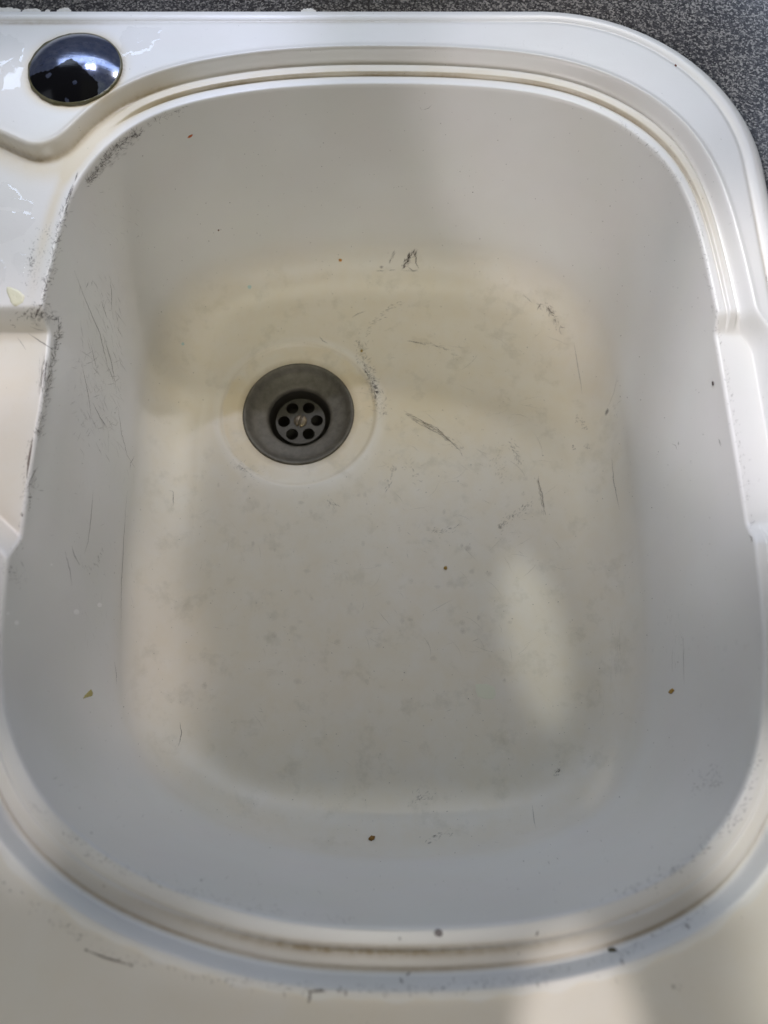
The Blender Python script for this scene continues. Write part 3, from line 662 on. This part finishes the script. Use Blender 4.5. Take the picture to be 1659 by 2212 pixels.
def film(name, outline, label, cat, mat, h=.0005, group=None, n=64, nr_=10, wob=.12, seed=1):
    """a thin pool or smear with a rounded raised edge, following the surface it lies on"""
    rd_ = random.Random(seed); cxp = sum(p[0] for p in outline)/len(outline); cyp = sum(p[1] for p in outline)/len(outline)
    pg = catmull(np.array(outline, float), max(3, n//len(outline))); ph = [rd_.uniform(0, 6) for _ in range(4)]
    V = []
    org = at(cxp, cyp)[0]
    for i in range(nr_+1):
        f = .02+.98*i/nr_; ring = []
        for k, (x, y) in enumerate(pg):
            a = 2*math.pi*k/len(pg); w_ = 1+wob*(.5*math.sin(3*a+ph[0])+.3*math.sin(7*a+ph[1])+.25*math.sin(13*a+ph[2]))*f
            p_ = at(cxp+(x-cxp)*f*w_, cyp+(y-cyp)*f*w_)
            e_ = (1-f**8); wave = 1+.10*math.sin(x*.09+y*.03)+.08*math.sin(y*.10-x*.04+ph[3])
            ring.append(tuple(p_[0]+p_[1]*(.00004+h*e_*wave)-org) if p_ else (0, 0, 0))
        V.append(ring)
    me_ = grid_mesh(name, np.array(V)); o = link(name, me_, mat); o.location = org; tag(o, label, cat, group); return o
film('water_puddle', [(0,395),(25,400),(50,425),(72,440),(60,455),(30,450),(0,445),(-25,420)], 'thin clear puddle on the draining side just below the curved step', 'puddle', M_water, .00022, seed=2)
film('water_puddle', [(-20,460),(20,455),(60,458),(72,475),(60,500),(20,520),(-15,520),(-35,490)], 'rounded clear puddle on the draining side near the left picture edge', 'puddle', M_water, .00022, seed=3)
film('water_puddle', [(-25,575),(5,560),(12,590),(8,612),(-10,620),(-30,600)], 'small clear puddle half cut off by the left picture edge', 'puddle', M_water, .0003, seed=4)
film('water_puddle', [(35,545),(52,548),(54,570),(50,592),(38,588),(30,565)], 'narrow upright clear puddle beside the rubbed left edge of the bowl', 'puddle', M_water, .0003, seed=5)
film('water_puddle', [(262,62),(300,60),(345,66),(350,80),(330,98),(315,112),(285,122),(268,118),(262,90)], 'wet film of water right of the tap hole cover', 'puddle', M_water, .00016, seed=6, wob=.2)
film('water_puddle', [(-20,70),(20,72),(45,90),(48,130),(50,165),(35,185),(0,190),(-25,150)], 'wet film of water left of the tap hole cover', 'puddle', M_water, .00018, seed=7, wob=.2)
m = NT('yellow_liquid'); m.set(Base_Color=(.72, .70, .54, 1), Roughness=.08); M_yel = m.m
film('yellow_drip', [(15,622),(35,624),(52,640),(48,655),(30,660),(20,645)], 'pale yellow wet drip on the draining side above the spillway', 'yellow drip', M_yel, .0006, seed=8, wob=.08)
m = NT('yellow_smear'); m.set(Base_Color=(.50, .42, .10, 1), Roughness=.4, Alpha=.7); M_ys = m.m
film('yellow_smear', [(197,1490),(201,1497),(198,1503),(186,1507),(180,1509),(184,1501),(191,1494)], 'dull yellow arrow-shaped smear low on the left wall of the bowl', 'smear', M_ys, .0002, seed=9)
m = NT('pale_smear'); m.set(Base_Color=(.66, .66, .54, 1), Roughness=.3, Alpha=1); M_ps = m.m
film('pale_smear', [(1030,1478),(1062,1482),(1072,1500),(1060,1510),(1035,1506)], 'faint greenish smear on the bowl floor beside the light patch', 'smear', M_ps, .00012, seed=10)
m = NT('grey_film'); m.set(Base_Color=(.25, .22, .22, 1), Roughness=.6, Alpha=.8); M_gs = m.m
film('grey_spot', [(938,2014),(942,2007),(950,2007),(956,2013),(955,2021),(948,2024),(941,2021)], 'round grey spot on the front lip of the bowl', 'spot', M_gs, .00015, seed=11, wob=.04)
m = NT('dried_drop'); m.set(Base_Color=(.86, .85, .84, 1), Roughness=.5); M_dd = m.m
for k, (x, y, r) in enumerate([(165,1322,6),(215,1307,5),(36,1345,5),(17,1325,3),(111,1220,2.5)]):
    film('dried_water_spot', [(x+r*math.cos(a), y+r*.95*math.sin(a)) for a in np.linspace(0, 6.283, 8, endpoint=False)], ['largest round pale dried water spot on the lower left wall', 'pale dried water spot right of the largest one on the left wall', 'pale dried water spot left of the largest one on the left wall',
        'tiny pale dried water spot nearest the left picture edge', 'tiny pale dried water spot highest on the lower left wall'][k], 'water spot', M_dd, .00006, 'dried water spots on the left wall', n=24, nr_=3, seed=20+k, wob=.05)
for k, (x, y, r) in enumerate([(539,620,4),(395,743,3)]):
    m = NT('teal_fleck'); m.set(Base_Color=(.42, .57, .54, 1), Roughness=.5)
    film('teal_spot', [(x+r*math.cos(a), y+r*math.sin(a)) for a in np.linspace(0, 6.283, 8, endpoint=False)], ['faint teal spot at the foot of the back wall', 'tiny teal spot on the left curve of the bowl beside the plughole'][k], 'spot', m.m, .00006, n=24, nr_=3, seed=30+k)

# ------------------------------------------------------------------ crumbs and seeds
def crumb(name, px, py, sx, sy, sz, color, label, cat='crumb', ang=0, seed=0, rough=.7):
    h = at(px, py); rd_ = random.Random(seed)
    bm = bmesh.new(); bmesh.ops.create_icosphere(bm, subdivisions=3, radius=1)
    for v_ in bm.verts:
        d = v_.co.copy(); k = 1+.22*math.sin(d.x*4+seed)*math.cos(d.y*5+seed*2)+.12*math.sin(d.z*9+d.x*7+seed)+rd_.uniform(-.05, .05)
        v_.co = Vector((d.x*sx*k, d.y*sy*k, max(d.z, -.35)*sz*k))
    me_ = bpy.data.meshes.new(name); bm.to_mesh(me_); bm.free()
    m = NT(name+'_skin'); co = m.obj(); c2 = tuple(min(1, c*1.9) for c in color)
    m.l(m.mix(m.ramp(m.noise(1800, 3, .6, co).outputs[0], [(.4, (0, 0, 0)), (.62, (1, 1, 1))]), color, c2), m.b.inputs['Base Color']); m.set(Roughness=rough)
    o = link(name, me_, m.m); o.matrix_world = Matrix.Translation(h[0]+h[1]*(sz*.3)) @ frame(h[1]) @ Matrix.Rotation(ang, 4, 'Z'); tag(o, label, cat); return o
crumb('food_crumb', 803, 1812, .0020, .0015, .0011, (.16, .08, .012), 'brown crumb stuck low on the front curve of the bowl, largest of the crumbs', ang=.5, seed=1)
crumb('food_crumb', 1451, 1493, .0030, .0012, .0006, (.28, .17, .035), 'flat tan crumb on the lower right wall of the bowl', ang=.1, seed=2)
crumb('food_crumb', 962, 1227, .0012, .0012, .0007, (.22, .14, .03), 'small brown crumb in the middle of the bowl floor', seed=3)
crumb('food_crumb', 411, 294, .0006, .0017, .0004, (.36, .10, .03), 'orange red fleck high on the back left wall of the bowl', ang=.1, seed=4)
crumb('food_crumb', 735, 562, .0012, .0010, .0006, (.38, .17, .03), 'tiny orange crumb left of the dark rubbed marks on the back wall', seed=5)
crumb('seed', 1541, 828, .0006, .0012, .0006, (.02, .009, .006), 'dark brown seed high on the right wall of the bowl', 'seed', seed=6, rough=.3)
crumb('seed', 1322, 2053, .0016, .0008, .0007, (.035, .03, .008), 'dark olive seed in the groove of the front rim', 'seed', seed=7, rough=.4)
crumb('seed', 1459, 142, .0006, .0009, .0005, (.10, .025, .012), 'reddish brown speck on the back right corner of the rim', 'seed', seed=8)
crumb('food_crumb', 781, 758, .0009, .0012, .0006, (.22, .15, .03), 'tan crumb at the upper right of the plughole surround', seed=9)
crumb('food_crumb', 472, 497, .0006, .0006, .0004, (.10, .035, .02), 'tiny dark red speck on the back left wall of the bowl', seed=10)
# ------------------------------------------------------------------ old sealant left on the worktop along the back edge
m = NT('old_sealant'); co = m.obj(); m.l(m.mix(m.noise(500, 3, co=co).outputs[0], (.52, .49, .42), (.72, .70, .66)), m.b.inputs['Base Color']); m.set(Roughness=.6); M_seal = m.m
def sealant(px0, px1, wmax, label, seed):
    rd_ = random.Random(seed)
    xs = [plan(px, 25, -.009)[0]+cap.location.x for px in (px0, px1)]; n = 26
    me_ = bpy.data.meshes.new('sealant_residue'); V = []; F = []
    for k in range(n):
        f = k/(n-1); x = xs[0]+(xs[1]-xs[0])*f; w_ = wmax*(math.sin(math.pi*min(max(f, .03), .97))**.4)*rd_.uniform(.65, 1.0)
        V += [(x, .4150, -.0080), (x, (.4200)+w_*.6+.004, -.0082), (x+rd_.uniform(-.0004, .0004), (.4268)+w_, -.0088)]
    for k in range(n-1):
        for j in range(2): a = 3*k+j; F.append((a, a+3, a+4, a+1))
    me_.from_pydata(V, [], F); o = link('sealant_residue', me_, M_seal, smooth=False); tag(o, label, 'sealant'); return o
sealant(-60, 45, .0042, 'widest strip of old off-white sealant behind the sink at the left picture edge', 1)
sealant(48, 88, .0028, 'scalloped piece of white sealant behind the sink just above the tap hole cover', 2)
sealant(98, 108, .0018, 'narrow bit of white sealant above the right end of the tap hole cover', 3)
sealant(124, 154, .0036, 'short ragged strip of white sealant behind the sink, right of the tap hole cover', 4)
sealant(650, 683, .0030, 'lone white blob of sealant on the worktop behind the middle of the sink', 5)
